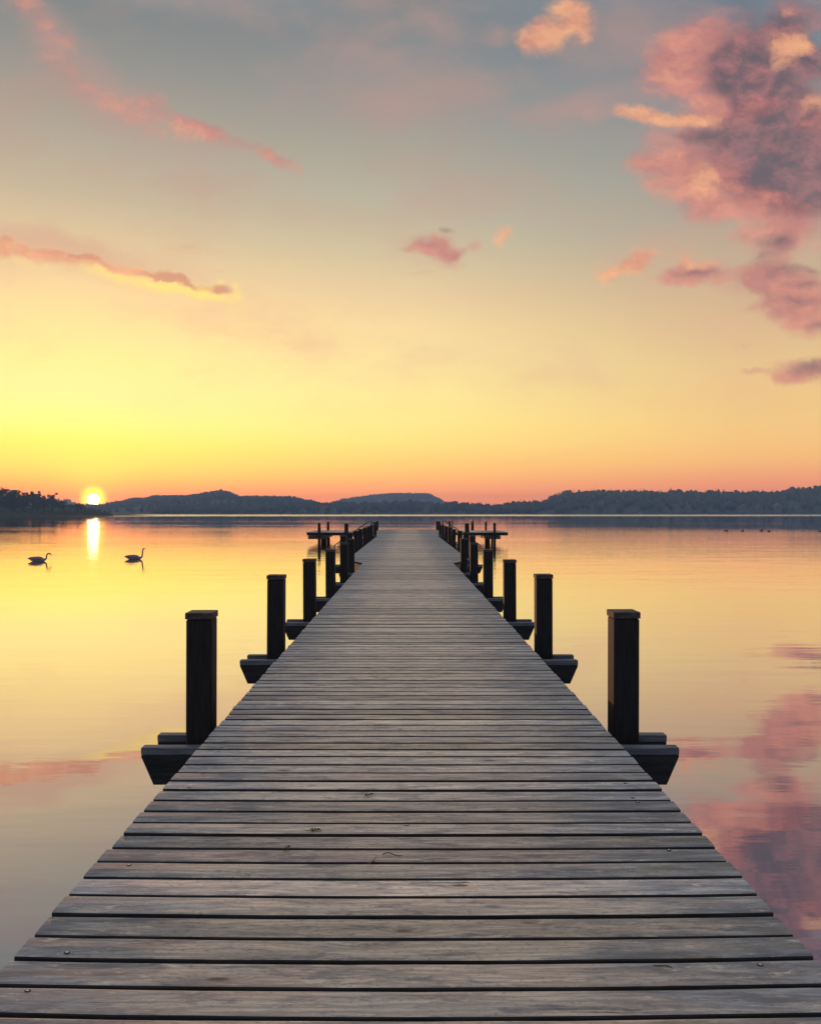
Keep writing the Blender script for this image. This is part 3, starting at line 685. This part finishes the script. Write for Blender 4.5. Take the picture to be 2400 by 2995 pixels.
# ------------------------------------------------------------------ houses on the far shore
def house(px, py_base, d, wdt, hgt, lab, tower=False, zf=None, rz=0.0):
    X = gx(px, d); zb = gz(py_base, d)
    root = empty('church' if tower else 'house', (X, d, zb), rz); tag(root, lab, 'church' if tower else 'house', None if tower else 'houses on the far shore')
    dp = wdt * .8; b = MB()
    w2 = wdt / 2
    b.add([(-w2, 0, -6), (w2, 0, -6), (w2, dp, -6), (-w2, dp, -6), (-w2, 0, hgt), (w2, 0, hgt), (w2, dp, hgt), (-w2, dp, hgt), (0, 0, hgt + w2 * .8), (0, dp, hgt + w2 * .8)],
          [(0, 1, 5, 8, 4), (2, 3, 7, 9, 6), (1, 2, 6, 5), (3, 0, 4, 7)])
    if tower: b.box(-1.6, 1.6, -3.3, -.02, -6, hgt * 2.1)
    b.build('wall', M['wall'], root)
    rf = MB(); e = .5
    for s in (-1, 1):
        p0 = (s * (w2 + e), hgt - e * .8); p1 = (0, hgt + w2 * .8)
        vs = [(p0[0], -e, p0[1]), (p0[0], dp + e, p0[1]), (p1[0], dp + e, p1[1] + .02), (p1[0], -e, p1[1] + .02)]
        vs += [(a, b_, c + .3) for a, b_, c in vs]
        rf.add(vs, [(0, 1, 2, 3), (4, 5, 6, 7), (0, 1, 5, 4), (1, 2, 6, 5), (2, 3, 7, 6), (3, 0, 4, 7)])
    if tower: rf.add([(-1.9, -3.6, hgt * 2.1), (1.9, -3.6, hgt * 2.1), (1.9, .2, hgt * 2.1), (-1.9, .2, hgt * 2.1), (0, -1.7, hgt * 3.1)], [(0, 1, 4), (1, 2, 4), (2, 3, 4), (3, 0, 4), (0, 3, 2, 1)])
    rf.build('roof', M['roof'], root)
    if not tower:
        for zz in (1.0, 1.0 + 2.7):
            if zz + 1.4 > hgt: continue
            for xx in (-w2 * .55, w2 * .05, w2 * .6):
                q = MB(); q.box(xx - .5, xx + .5, -.06, .05, zz, zz + 1.3); q.build('window', M['glass'], root)
house(712, 1486, 1240, 9, 4.5, 'white church with a slender tower below the peaked hill', True)
HOUSES = [(685, 1481, 1250, 8, 5, 'small pale house just left of the white church'), (940, 1493, 1188, 10, 5, 'pale house low on the shore left of the jetty end'),
          (972, 1495, 1186, 9, 5, 'pale house by the water, right of two near the left landing stage'), (882, 1502, 1183, 11, 5.5, 'low pale boathouse at the waterline left of the jetty'),
          (1045, 1502, 1183, 9, 5, 'pale shed at the waterline above the left landing stage'), (1245, 1487, 1188, 11, 5.5, 'pale house between trees straight above the jetty end'),
          (1980, 1490, 1190, 12, 6, 'wide pale villa halfway up the right bank, leftmost of the right villas'), (2012, 1491, 1190, 10, 6, 'pale villa right beside the wide villa on the right bank'),
          (2174, 1491, 1190, 12, 7, 'tall pale house on the right bank, left of three spaced houses'), (2222, 1492, 1190, 11, 6, 'pale low house, middle of three spaced houses on the right bank'),
          (2276, 1490, 1190, 15, 7, 'broad pale house, rightmost of three spaced houses on the right bank'), (2190, 1503.5, 1182, 6, 3, 'tiny white boathouse at the foot of the right bank')]
for i, (px, py, d, wd, hg, lab) in enumerate(HOUSES): house(px, py, d - 6, wd * .72, hg * .66, lab, rz=R((i * 53) % 50 - 25))

# ------------------------------------------------------------------ the jetty
jetty = empty('wooden_jetty', (0, 0, 0))
tag(jetty, 'long weathered plank jetty with square posts running out over the lake', 'jetty')
XL, XR = -1.305, 1.350
def deck_edges(d):
    if d < 24.0: return XL, XR
    if d < 52.0:
        k = min(1.0, (d - 24.0) / 1.6)
        return XL + (-1.887 - XL) * k, XR + (1.930 - XR) * k
    k = 1.0 if d < 71.0 else .93
    return -2.47 * k, 2.52 * k
dk_v, dk_f, dk_a, dk_m = [], [], [], []
pr = random.Random(5)
PITCH = 0.15
k0 = int(-7.0 / PITCH)
NX = 13
d = 2.491 + PITCH * -60
while d < 71.5:
    wdt = PITCH + pr.uniform(-.006, .006)
    gap = pr.choice([.017, .020, .022, .023, .025, .027])
    y0, y1 = d + gap * .5, d + wdt - gap * .5
    xl, xr = deck_edges((y0 + y1) / 2); xl += pr.uniform(-.006, .006); xr += pr.uniform(-.006, .006)
    dz_ = pr.uniform(-.0025, .0025); tilt = pr.uniform(-.0025, .0025); tl2 = pr.uniform(-.0015, .0015)
    bow = .026 * max(0.0, min(1.0, (5.5 - d) / 3.2)) + pr.uniform(-.003, .003)
    rv = pr.random(); c = .0065; th = .045
    o = len(dk_v)
    for i in range(NX):
        s = i / (NX - 1); x = xl + (xr - xl) * s
        q = (2 * s - 1)
        yb = -bow * (1 - q * q) + .6 * bow
        e0 = pr.uniform(-.0016, .0016); e1 = pr.uniform(-.0016, .0016)
        zz = dz_ + tl2 * q
        sec = [(y0 + e0, -th), (y0 + e0, -c), (y0 + e0 + c * .35, -c * .3), (y0 + c * 1.3, 0), ((y0 + y1) / 2, .0012), (y1 - c * 1.3, 0), (y1 - e1 - c * .35, -c * .3), (y1 - e1, -c), (y1 - e1, -th)]
        for yy, z in sec:
            dk_v.append((x, yy + yb, z + zz + tilt * ((yy - d) / wdt - .5)))
            dk_a.append(rv)
    ns = 9
    for i in range(NX - 1):
        for k in range(ns):
            k2 = (k + 1) % ns
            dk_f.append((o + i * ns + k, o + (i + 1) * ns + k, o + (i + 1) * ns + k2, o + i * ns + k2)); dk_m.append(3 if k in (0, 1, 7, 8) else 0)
    dk_f.append(tuple(o + k for k in range(ns))); dk_m.append(0)
    dk_f.append(tuple(o + (NX - 1) * ns + k for k in range(ns))[::-1]); dk_m.append(0)
    # screw heads over the joists
    if d < 14 and d > 1.0:
        for sxx in (-1.16, -.02, 1.16):
            for fy in (.27, .73):
                if pr.random() < (.80 if sxx < -.5 or sxx > .5 else .97): continue
                px_, py_ = sxx + pr.uniform(-.03, .03), d + wdt * fy + pr.uniform(-.01, .01)
                q = px_ / 1.3; py_ += -bow * (1 - q * q) + .6 * bow
                for rr, zz2, mi in ((.0085, .0026, 2), (.0048, .0040, 1)):
                    o2 = len(dk_v)
                    for k in range(8):
                        dk_v.append((px_ + math.cos(k * math.pi / 4) * rr * 1.2, py_ + math.sin(k * math.pi / 4) * rr, zz2 + dz_)); dk_a.append(.5)
                    dk_f.append(tuple(range(o2, o2 + 8))); dk_m.append(mi)
    d += wdt
me = bpy.data.meshes.new('deck'); me.from_pydata(dk_v, [], dk_f)
at = me.attributes.new('plank', 'FLOAT', 'POINT'); at.data.foreach_set('value', dk_a)
M['hole'] = simple('dark_screw_hole', (0.015, 0.013, 0.012), (0.03, 0.026, 0.024), 90.0, 0.9)
M['gap_shade'] = simple('gap_shade_edge', (0.016, 0.016, 0.020), (0.045, 0.042, 0.045), 5.0, 0.85, (1, 12, 12))  # near-black plank sides and front chamfer: shade of the gaps put into the colour
for mm in (M['deck'], M['screw'], M['hole'], M['gap_shade']): me.materials.append(mm)
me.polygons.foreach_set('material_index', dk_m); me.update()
import bmesh
bm = bmesh.new(); bm.from_mesh(me); bmesh.ops.recalc_face_normals(bm, faces=[f for f in bm.faces if f.material_index in (0, 3)]); bm.to_mesh(me); bm.free()
deck = bpy.data.objects.new('deck', me); C.objects.link(deck); deck.parent = jetty
# joists
for x in (-1.15, -.02, 1.17):
    b = MB(); b.box(x - .06, x + .06, -6.0, 71.2, -.290, -.046, .004); b.build('joist', M['beam'], jetty)
for x in (-1.72, 1.76):
    b = MB(); b.box(x - .06, x + .06, 25.4, 71.2, -.290, -.046, .004); b.build('joist', M['beam'], jetty)
for x in (-2.32, 2.36):
    b = MB(); b.box(x - .06, x + .06, 52.1, 71.2, -.290, -.046, .004); b.build('joist', M['beam'], jetty)
for s, xa, xb in ((-1, XL, -1.85), (1, XR, 1.89)):              # brown boards closing the step where the deck widens
    b = MB()
    p, q = (xa + s * .01, 24.03), (xb, 25.66)
    vs = [(p[0], p[1], -.05), (q[0], q[1], -.05), (q[0], q[1], -.29), (p[0], p[1], -.29)]
    b.add(vs + [(x, y + .04, z) for x, y, z in vs], [(0, 1, 2, 3), (7, 6, 5, 4), (0, 4, 5, 1), (1, 5, 6, 2), (2, 6, 7, 3), (3, 7, 4, 0)])
    b.build('fascia_board', M['brown'], jetty)
# posts
TOPZ = .713
def post_mesh():
    r = random.Random(3); b = MB()
    b.box(-.098, .098, 0, .196, -2.6, TOPZ - .052, .010)
    return b
def cap_mesh():
    b = MB(); b.box(-.104, .104, -.006, .202, TOPZ - .050, TOPZ, .004)
    return b
p0 = None; posts = []
LEFT_P = [(6.25, -1.587), (9.9, -1.595), (13.3, -1.59), (16.95, -1.588), (20.6, -1.59), (24.1, -1.655), (27.9, -2.185), (31.4, -2.19), (34.6, -2.165), (38.0, -2.165), (42.0, -2.17), (46.0, -2.17), (49.6, -2.16), (52.6, -2.06)]
RIGHT_P = [(6.31, 1.686), (9.95, 1.665), (13.3, 1.668), (17.0, 1.68), (20.6, 1.683), (24.2, 1.675), (27.6, 2.20), (31.5, 2.25), (34.3, 2.20), (38.3, 2.17), (42.4, 2.21), (46.2, 2.19), (49.8, 2.18), (52.6, 2.12)]
for i, (dd, xx) in enumerate(LEFT_P + RIGHT_P):
    if p0 is None:
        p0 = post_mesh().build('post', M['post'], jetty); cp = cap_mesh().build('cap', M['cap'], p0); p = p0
    else: p = copy_tree(p0, jetty)
    hz = random.uniform(-.008, .008)
    p.location = (xx, dd, hz); p.rotation_euler = (R(random.uniform(-.35, .35)), R(random.uniform(-.35, .35)), R(random.uniform(-1.2, 1.2)))
# crossbeams clamped either side of each pair of posts, ends cut back underneath
def beam(xl, xr, y0, y1):
    zt, zm, zb, k = -.294, -.350, -.574, .094
    b = MB()
    prof = [(xl + .003, zm - .001), (xr - .003, zm - .001), (xr - .003, zm - .016), (xr - k, zb), (xl + k, zb), (xl + .003, zm - .016)]
    b.add([(x, y0, z) for x, z in prof] + [(x, y1, z) for x, z in prof], [tuple(range(5, -1, -1)), tuple(range(6, 12))] + [(i, (i + 1) % 6, 6 + (i + 1) % 6, 6 + i) for i in range(6)])
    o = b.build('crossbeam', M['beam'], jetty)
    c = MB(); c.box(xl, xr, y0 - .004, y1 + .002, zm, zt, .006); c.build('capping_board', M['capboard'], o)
for (dl, xl), (dr, xr) in zip(LEFT_P, RIGHT_P):
    yc = (dl + dr) / 2
    wl = -1.99 if xl > -1.7 else -2.53; wr = 2.05 if xr < 1.8 else 2.55
    jl = random.uniform(-.015, .015)
    beam(wl + jl, wr + jl, yc - .115, yc - .035)
    beam(wl - jl, wr - jl, yc + .235, yc + .315)

# ------------------------------------------------------------------ landing stages either side of the jetty head
def stage(sd, lab):
    root = empty('landing_stage', (sd * 5.05, 65, 0)); tag(root, lab, 'landing stage', 'landing stages at the jetty head')
    x0, x1 = (-2.52, 2.52)
    b = MB(); yy = -3.4; vals = []
    r = random.Random(9)
    while yy < 3.35:
        wd = .145 + r.uniform(-.004, .004)
        n0 = len(b.v); b.box(x0 + r.uniform(-.01, .01), x1 + r.uniform(-.01, .01), yy, yy + wd - .01, -.04, r.uniform(-.003, .003), .004)
        vals += [r.random()] * (len(b.v) - n0); yy += wd
    o = b.build('deck', M['deck'], root)
    a = o.data.attributes.new('plank', 'FLOAT', 'POINT'); a.data.foreach_set('value', vals)
    for y in (-3.36, 3.28):
        b = MB(); b.box(x0 + .02, x1 - .02, y, y + .09, -.235, -.044, .006); b.build('fascia_board', M['beam'], root)
    out = sd
    b = MB(); b.box(-2.45, 2.45, -1.2, -1.08, -.24, -.05, .004); b.build('joist', M['beam'], root)
    b = MB(); b.box(-2.45, 2.45, 1.08, 1.2, -.24, -.05, .004); b.build('joist', M['beam'], root)
    b = MB(); b.box(out * 1.55 - .8, out * 1.55 + .35, -3.75, 4.05, -.50, -.245, .01); 
    b.build('crossbeam', M['pile'], root)
    def pile(px, dd, w_, top, name='pile', m='post'):
        X = gx(px, dd) - sd * 5.05
        b = MB(); b.box(X - w_ / 2, X + w_ / 2, dd - 65 - w_ / 2, dd - 65 + w_ / 2, -2.6, top, .012); b.build(name, M[m], root)
    if sd < 0: L = [(933.5, 61.3, .2, .71), (959.5, 68.75, .2, .71)]
    else: L = [(1445.5, 61.3, .19, .71), (1420, 68.75, .17, .71)]
    for q in L: pile(*q)
    for px, w_ in ((947, .42), (962, .16)) if sd < 0 else ((1424, .40), (1438, .16)):
        pile(px, 65.2, w_, -.505, m='pile')
    return root
stage(-1, 'low plank landing stage on piles left of the jetty head')
stage(1, 'low plank landing stage on piles right of the jetty head')

# mooring posts standing in the water round the jetty head
def mooring(px, dd, wdt, top, lab, pointed=False):
    X = gx(px, dd); root = empty('mooring_post', (X, dd, WATER_Z)); tag(root, lab, 'mooring post', 'mooring posts round the jetty head')
    b = MB(); zt = top - WATER_Z; h_ = wdt / 2
    if pointed:
        b.box(-h_, h_, -h_, h_, -1.7, zt - .35, .01)
        b.add([(-h_ * .9, -h_ * .9, zt - .352), (h_ * .9, -h_ * .9, zt - .352), (h_ * .9, h_ * .9, zt - .352), (-h_ * .9, h_ * .9, zt - .352), (.02, 0, zt)], [(0, 1, 4), (1, 2, 4), (2, 3, 4), (3, 0, 4), (0, 3, 2, 1)])
    else: b.box(-h_, h_, -h_, h_, -1.7, zt, .012)
    b.build('shaft', M['post'], root)
    if not pointed and wdt > .15:
        c = MB(); c.box(-h_ - .006, h_ + .006, -h_ - .006, h_ + .006, zt + .002, zt + .05, .006); c.build('cap', M['cap'], root)
    root.rotation_euler = (0, R(random.uniform(-.8, .8)), 0)
mooring(1013, 58, .27, .66, 'thick capped post beside the left landing stage, nearest its inner end')
mooring(1365.5, 58, .30, .68, 'thick capped post beside the right landing stage, nearest its inner end')
mooring(1094.5, 71.9, .19, .60, 'shorter of two posts at the left corner of the jetty head')
mooring(1102, 72.0, .22, .68, 'taller of two posts at the left corner of the jetty head')
mooring(1278, 72.0, .20, .69, 'left one of two joined posts at the right corner of the jetty head')
mooring(1284.6, 71.9, .18, .66, 'right one of two joined posts at the right corner of the jetty head')
mooring(1315, 69.5, .18, .70, 'square post rising behind the right steps')
mooring(1323, 69.6, .07, .90, 'thin bare pole behind the right steps')
mooring(1379.5, 69.6, .15, .70, 'short post leaning on the pointed stake behind the right landing stage')
mooring(1383, 69.3, .13, .98, 'pointed stake behind the right landing stage', True)

# ------------------------------------------------------------------ steps down to the water
def steps(sd, lab):
    root = empty('boarding_steps', (sd * 2.55, 57, 0)); tag(root, lab, 'steps', 'steps at the jetty head')
    def tp(x, z, y): return (sd * (x - 2.55), y, z)
    for y in (-.5, .5):
        b = MB()
        b.tube([tp(2.48, .60, y), tp(2.45, .80, y), tp(2.52, .90, y), tp(2.63, .89, y), tp(3.53, .27, y), tp(5.06, -.80, y), tp(5.08, -.84, y), tp(4.86, -.98, y)], .028, 8)
        b.tube([tp(4.88, -.99, y), tp(3.6, -.02, y), tp(2.50, .60, y)], .022, 8)
        for q in (2.9, 3.6, 4.3): b.tube([tp(q, -.05 - (q - 2.6) * .7, y), tp(q, .69 - (q - 2.63) * .69 + .0, y)], .022, 8)
        b.tube([tp(4.70, -.62, y), tp(4.86, -.96, y)], .018, 6)
        b.build('handrail', M['metal'], root)
        b = MB(); vs = []
        for x, z in ((2.50, -.02), (4.55, -1.42), (4.55, -1.64), (2.50, -.24)):
            vs.append(tp(x, z, y - .03 if y < 0 else y + .03)); 
        vs2 = [(x, yy + (.05 if y < 0 else -.05), z) for x, yy, z in vs]
        b.add(vs + vs2, [(0, 1, 2, 3), (7, 6, 5, 4), (0, 4, 5, 1), (1, 5, 6, 2), (2, 6, 7, 3), (3, 7, 4, 0)])
        b.build('stringer', M['metal'], root)
    for k in range(5):
        x = 2.72 + k * .30; z = -.17 - k * .205
        b = MB(); xa, xb = sorted((sd * (x - 2.55), sd * (x + .24 - 2.55))); b.box(xa, xb, -.46, .46, z - .035, z, .004); b.build('tread', M['beam'], root)
steps(-1, 'metal railed steps going down left from the jetty head')
steps(1, 'metal railed steps going down right from the jetty head')

# ------------------------------------------------------------------ swans, ducks, boat
def swan(x, y, neck, lab):
    root = empty('swan', (x, y, WATER_Z)); root.scale = (.94, .94, .94); tag(root, lab, 'swan', 'swans on the lake')
    body = [(-.60, .145), (-.52, .12), (-.42, .085), (-.25, .06), (-.05, .06), (.12, .055), (.26, .075), (.345, .11)]
    rad = [.010, .032, .068, .105, .117, .105, .078, .052]
    sq = [(1.6, .5), (1.5, .65), (1.35, .8), (1.25, .9), (1.2, .92), (1.2, .95), (1.1, 1.0), (1.0, 1.0)]
    pts = [(a, 0, b) for a, b in body] + [(a, 0, b) for a, b in neck]
    n = len(neck)
    rad = rad + [.042] * (n - 3) + [.045, .042, .022]
    sq = sq + [(1, 1)] * n
    b = MB(); b.tube(pts, rad, 14, squash=sq)
    o = b.build('body', M['feather'], root)
    m_ = o.modifiers.new('smooth', 'SUBSURF'); m_.levels = 1; m_.render_levels = 2
    for s in (-1, 1):
        q = MB()
        q.tube([(.18, s * .12, .14), (.08, s * .13, .155), (-.10, s * .14, .172), (-.30, s * .105, .178), (-.46, s * .06, .170), (-.58, s * .03, .165)], [.012, .06, .08, .068, .04, .010], 10, squash=[(.6, 1)] * 6)
        q.build('wing', M['feather'], root)
    tip = Vector(pts[-1]); prv = Vector(pts[-2]); dr = (tip - prv).normalized()
    q = MB(); q.tube([tip - dr * .012, tip + dr * .04, tip + dr * .095], [.021, .017, .006], 8, squash=[(1, 1), (1.2, .8), (1.4, .6)]); q.build('bill', M['bill'], root)
swan(gx(115, 40.1), 40.1, [(.385, .17), (.385, .25), (.40, .33), (.445, .395), (.515, .42), (.575, .39), (.615, .335)], 'white swan with its neck arched and bill tucked down, left of the sun glitter')
swan(gx(396, 41.8), 41.8, [(.375, .17), (.385, .26), (.395, .36), (.405, .45), (.415, .545), (.455, .585), (.52, .575)], 'white swan holding its neck straight up, right of the sun glitter')
d0 = empty('duck'); tag(d0, 'dark', 'duck', 'ducks far out on the right')
b = MB(); b.tube([(-.24, 0, .11), (-.17, 0, .08), (-.05, 0, .06), (.08, 0, .06), (.15, 0, .10), (.165, 0, .16), (.185, 0, .21), (.235, 0, .205)], [.01, .05, .085, .085, .06, .035, .04, .018], 10, squash=[(1.4, .6)] + [(1.2, .9)] * 3 + [(1, 1)] * 4)
b.build('body', M['duck'], d0)
b = MB(); b.tube([(.232, 0, .205), (.255, 0, .200), (.285, 0, .196)], [.016, .016, .008], 6, squash=[(1, .8), (1.3, .5), (1.4, .4)]); b.build('bill', M['bill'], d0)
DUCKS = [(2123, 107, 1.15, 'dark duck swimming alone, leftmost of the ducks on the right'), (2170, 107, 1.0, 'dark duck second from the left in the line of ducks'),
         (2225, 107, 1.15, 'dark duck close behind the hindmost of the middle pair, its left bird'), (2247, 104, 1.0, 'dark duck, right bird of the close pair of ducks'), (2396, 103, 1.0, 'dark duck cut by the right edge of the photo')]
DUCKS[2] = (2225, 107, 1.15, 'dark duck, left bird of the close pair of ducks')
for i, (px, dd, sc, lab) in enumerate(DUCKS):
    o = d0 if i == 0 else copy_tree(d0)
    o.location = (gx(px, dd), dd, WATER_Z); o.scale = (sc,) * 3; o.rotation_euler = (0, 0, R((i * 37) % 40 - 20)); o['label'] = lab
bt = empty('motor_boat', (gx(1870, 1120), 1120, WATER_Z)); tag(bt, 'small dark boat with a pale green cabin moored before the right bank', 'boat')
b = MB()
st = [(-3.4, 1.1, .9), (-2.0, 1.25, .9), (0.5, 1.25, 1.0), (2.4, .8, 1.15), (3.6, .05, 1.3)]
vs = []
for x, hw, zt in st: vs += [(x, -hw, zt), (x * .94, -hw * .55, -.3), (x * .94, hw * .55, -.3), (x, hw, zt)]
fs = []
for i in range(len(st) - 1):
    for k in range(3): fs.append((i * 4 + k, i * 4 + k + 1, i * 4 + 5 + k, i * 4 + 4 + k))
    fs.append((i * 4 + 3, i * 4, i * 4 + 4, i * 4 + 7))
fs += [(0, 3, 2, 1)]
b.add(vs, fs); b.build('hull', M['hull'], bt)
b = MB(); b.add([(-1.4, -.85, .95), (1.3, -.75, .98), (1.3, .75, .98), (-1.4, .85, .95), (-1.3, -.75, 2.3), (.5, -.65, 2.35), (.5, .65, 2.35), (-1.3, .75, 2.3)], [(0, 1, 5, 4), (1, 2, 6, 5), (2, 3, 7, 6), (3, 0, 4, 7), (4, 5, 6, 7)]); b.build('cabin', M['cabin'], bt)
b = MB(); b.box(-1.0, .3, -.86, -.78, 1.5, 2.05); b.build('window', M['glass'], bt)

# ------------------------------------------------------------------ bits lying on the deck
def deck_at(px, py): 
    dd = EYE * FPX / (py - CY); return gx(px, dd), dd
def twig(px, py, L, rz, curve, lab, fork=False):
    x, y = deck_at(px, py); root = empty('twig', (x, y, .008), rz); tag(root, lab, 'twig')
    b = MB(); pts = []
    for k in range(8):
        s = k / 7 - .5; pts.append((s * L, math.sin(s * 5.5) * curve, .003 + .004 * math.cos(s * 3)))
    b.tube(pts, [.0022] * 7 + [.001], 6)
    if fork: b.tube([pts[4], (pts[4][0] + .03, pts[4][1] + .02, .008), (pts[4][0] + .045, pts[4][1] + .035, .012)], [.0018, .0015, .001], 5)
    b.build('stem', M['twig'], root)
def leafbit(px, py, sc, rz, lab):
    x, y = deck_at(px, py); root = empty('dead_leaf', (x, y, .006), rz); tag(root, lab, 'leaf')
    b = MB()
    for th, L in ((.2, .05), (1.5, .03), (2.9, .045), (4.2, .035)):
        L *= sc; dx_, dy_ = math.cos(th), math.sin(th); w_ = L * .3
        b.add([(0, 0, 0), (dx_ * L * .5 - dy_ * w_, dy_ * L * .5 + dx_ * w_, .010), (dx_ * L, dy_ * L, .004), (dx_ * L * .5 + dy_ * w_, dy_ * L * .5 - dx_ * w_, .006)], [(0, 1, 2), (0, 2, 3)])
    b.build('blade', M['leaf'], root, fix=False)
    b = MB(); b.tube([(0, 0, .002), (-.03 * sc, -.012 * sc, .004), (-.06 * sc, -.03 * sc, .003)], [.002, .0016, .001], 5); b.build('stalk', M['twig'], root)
twig(1148, 2508, .085, 0.0, -.016, 'thin curved twig lying near the middle of the deck')
twig(1086, 2532, .04, .6, .003, 'short dark twig caught in a plank gap', True)
twig(1938, 2838, .06, -.4, .006, 'pale straw bent across a board on the right')
leafbit(1079, 2330, .6, .3, 'dark green dead leaf scrap on the middle of the deck, farthest of three')
leafbit(920, 2433, .65, -.3, 'green dead leaf scrap on the deck, middle of three')
leafbit(840, 2486, .55, .9, 'green dead leaf scrap on the deck, nearest of three')

# ------------------------------------------------------------------ air over the lake
hz_m = bpy.data.materials.new('evening_haze'); hz_m.use_nodes = True
ht = NT(hz_m.node_tree)
pv_ = ht.n('ShaderNodeVolumePrincipled')
pv_.inputs['Color'].default_value = (0.38, 0.59, 1.0, 1)
pv_.inputs['Density'].default_value = HAZE_D
pv_.inputs['Anisotropy'].default_value = 0.0
ho = ht.n('ShaderNodeOutputMaterial'); ht.t.links.new(pv_.outputs[0], ho.inputs['Volume'])
b = MB(); b.box(-3950, 3950, -650, 3480, WATER_Z - 1.0, HAZE_TOP)
hz_o = b.build('haze', hz_m)
tag(hz_o, 'thin blue evening haze over the lake', 'haze', kind='stuff')
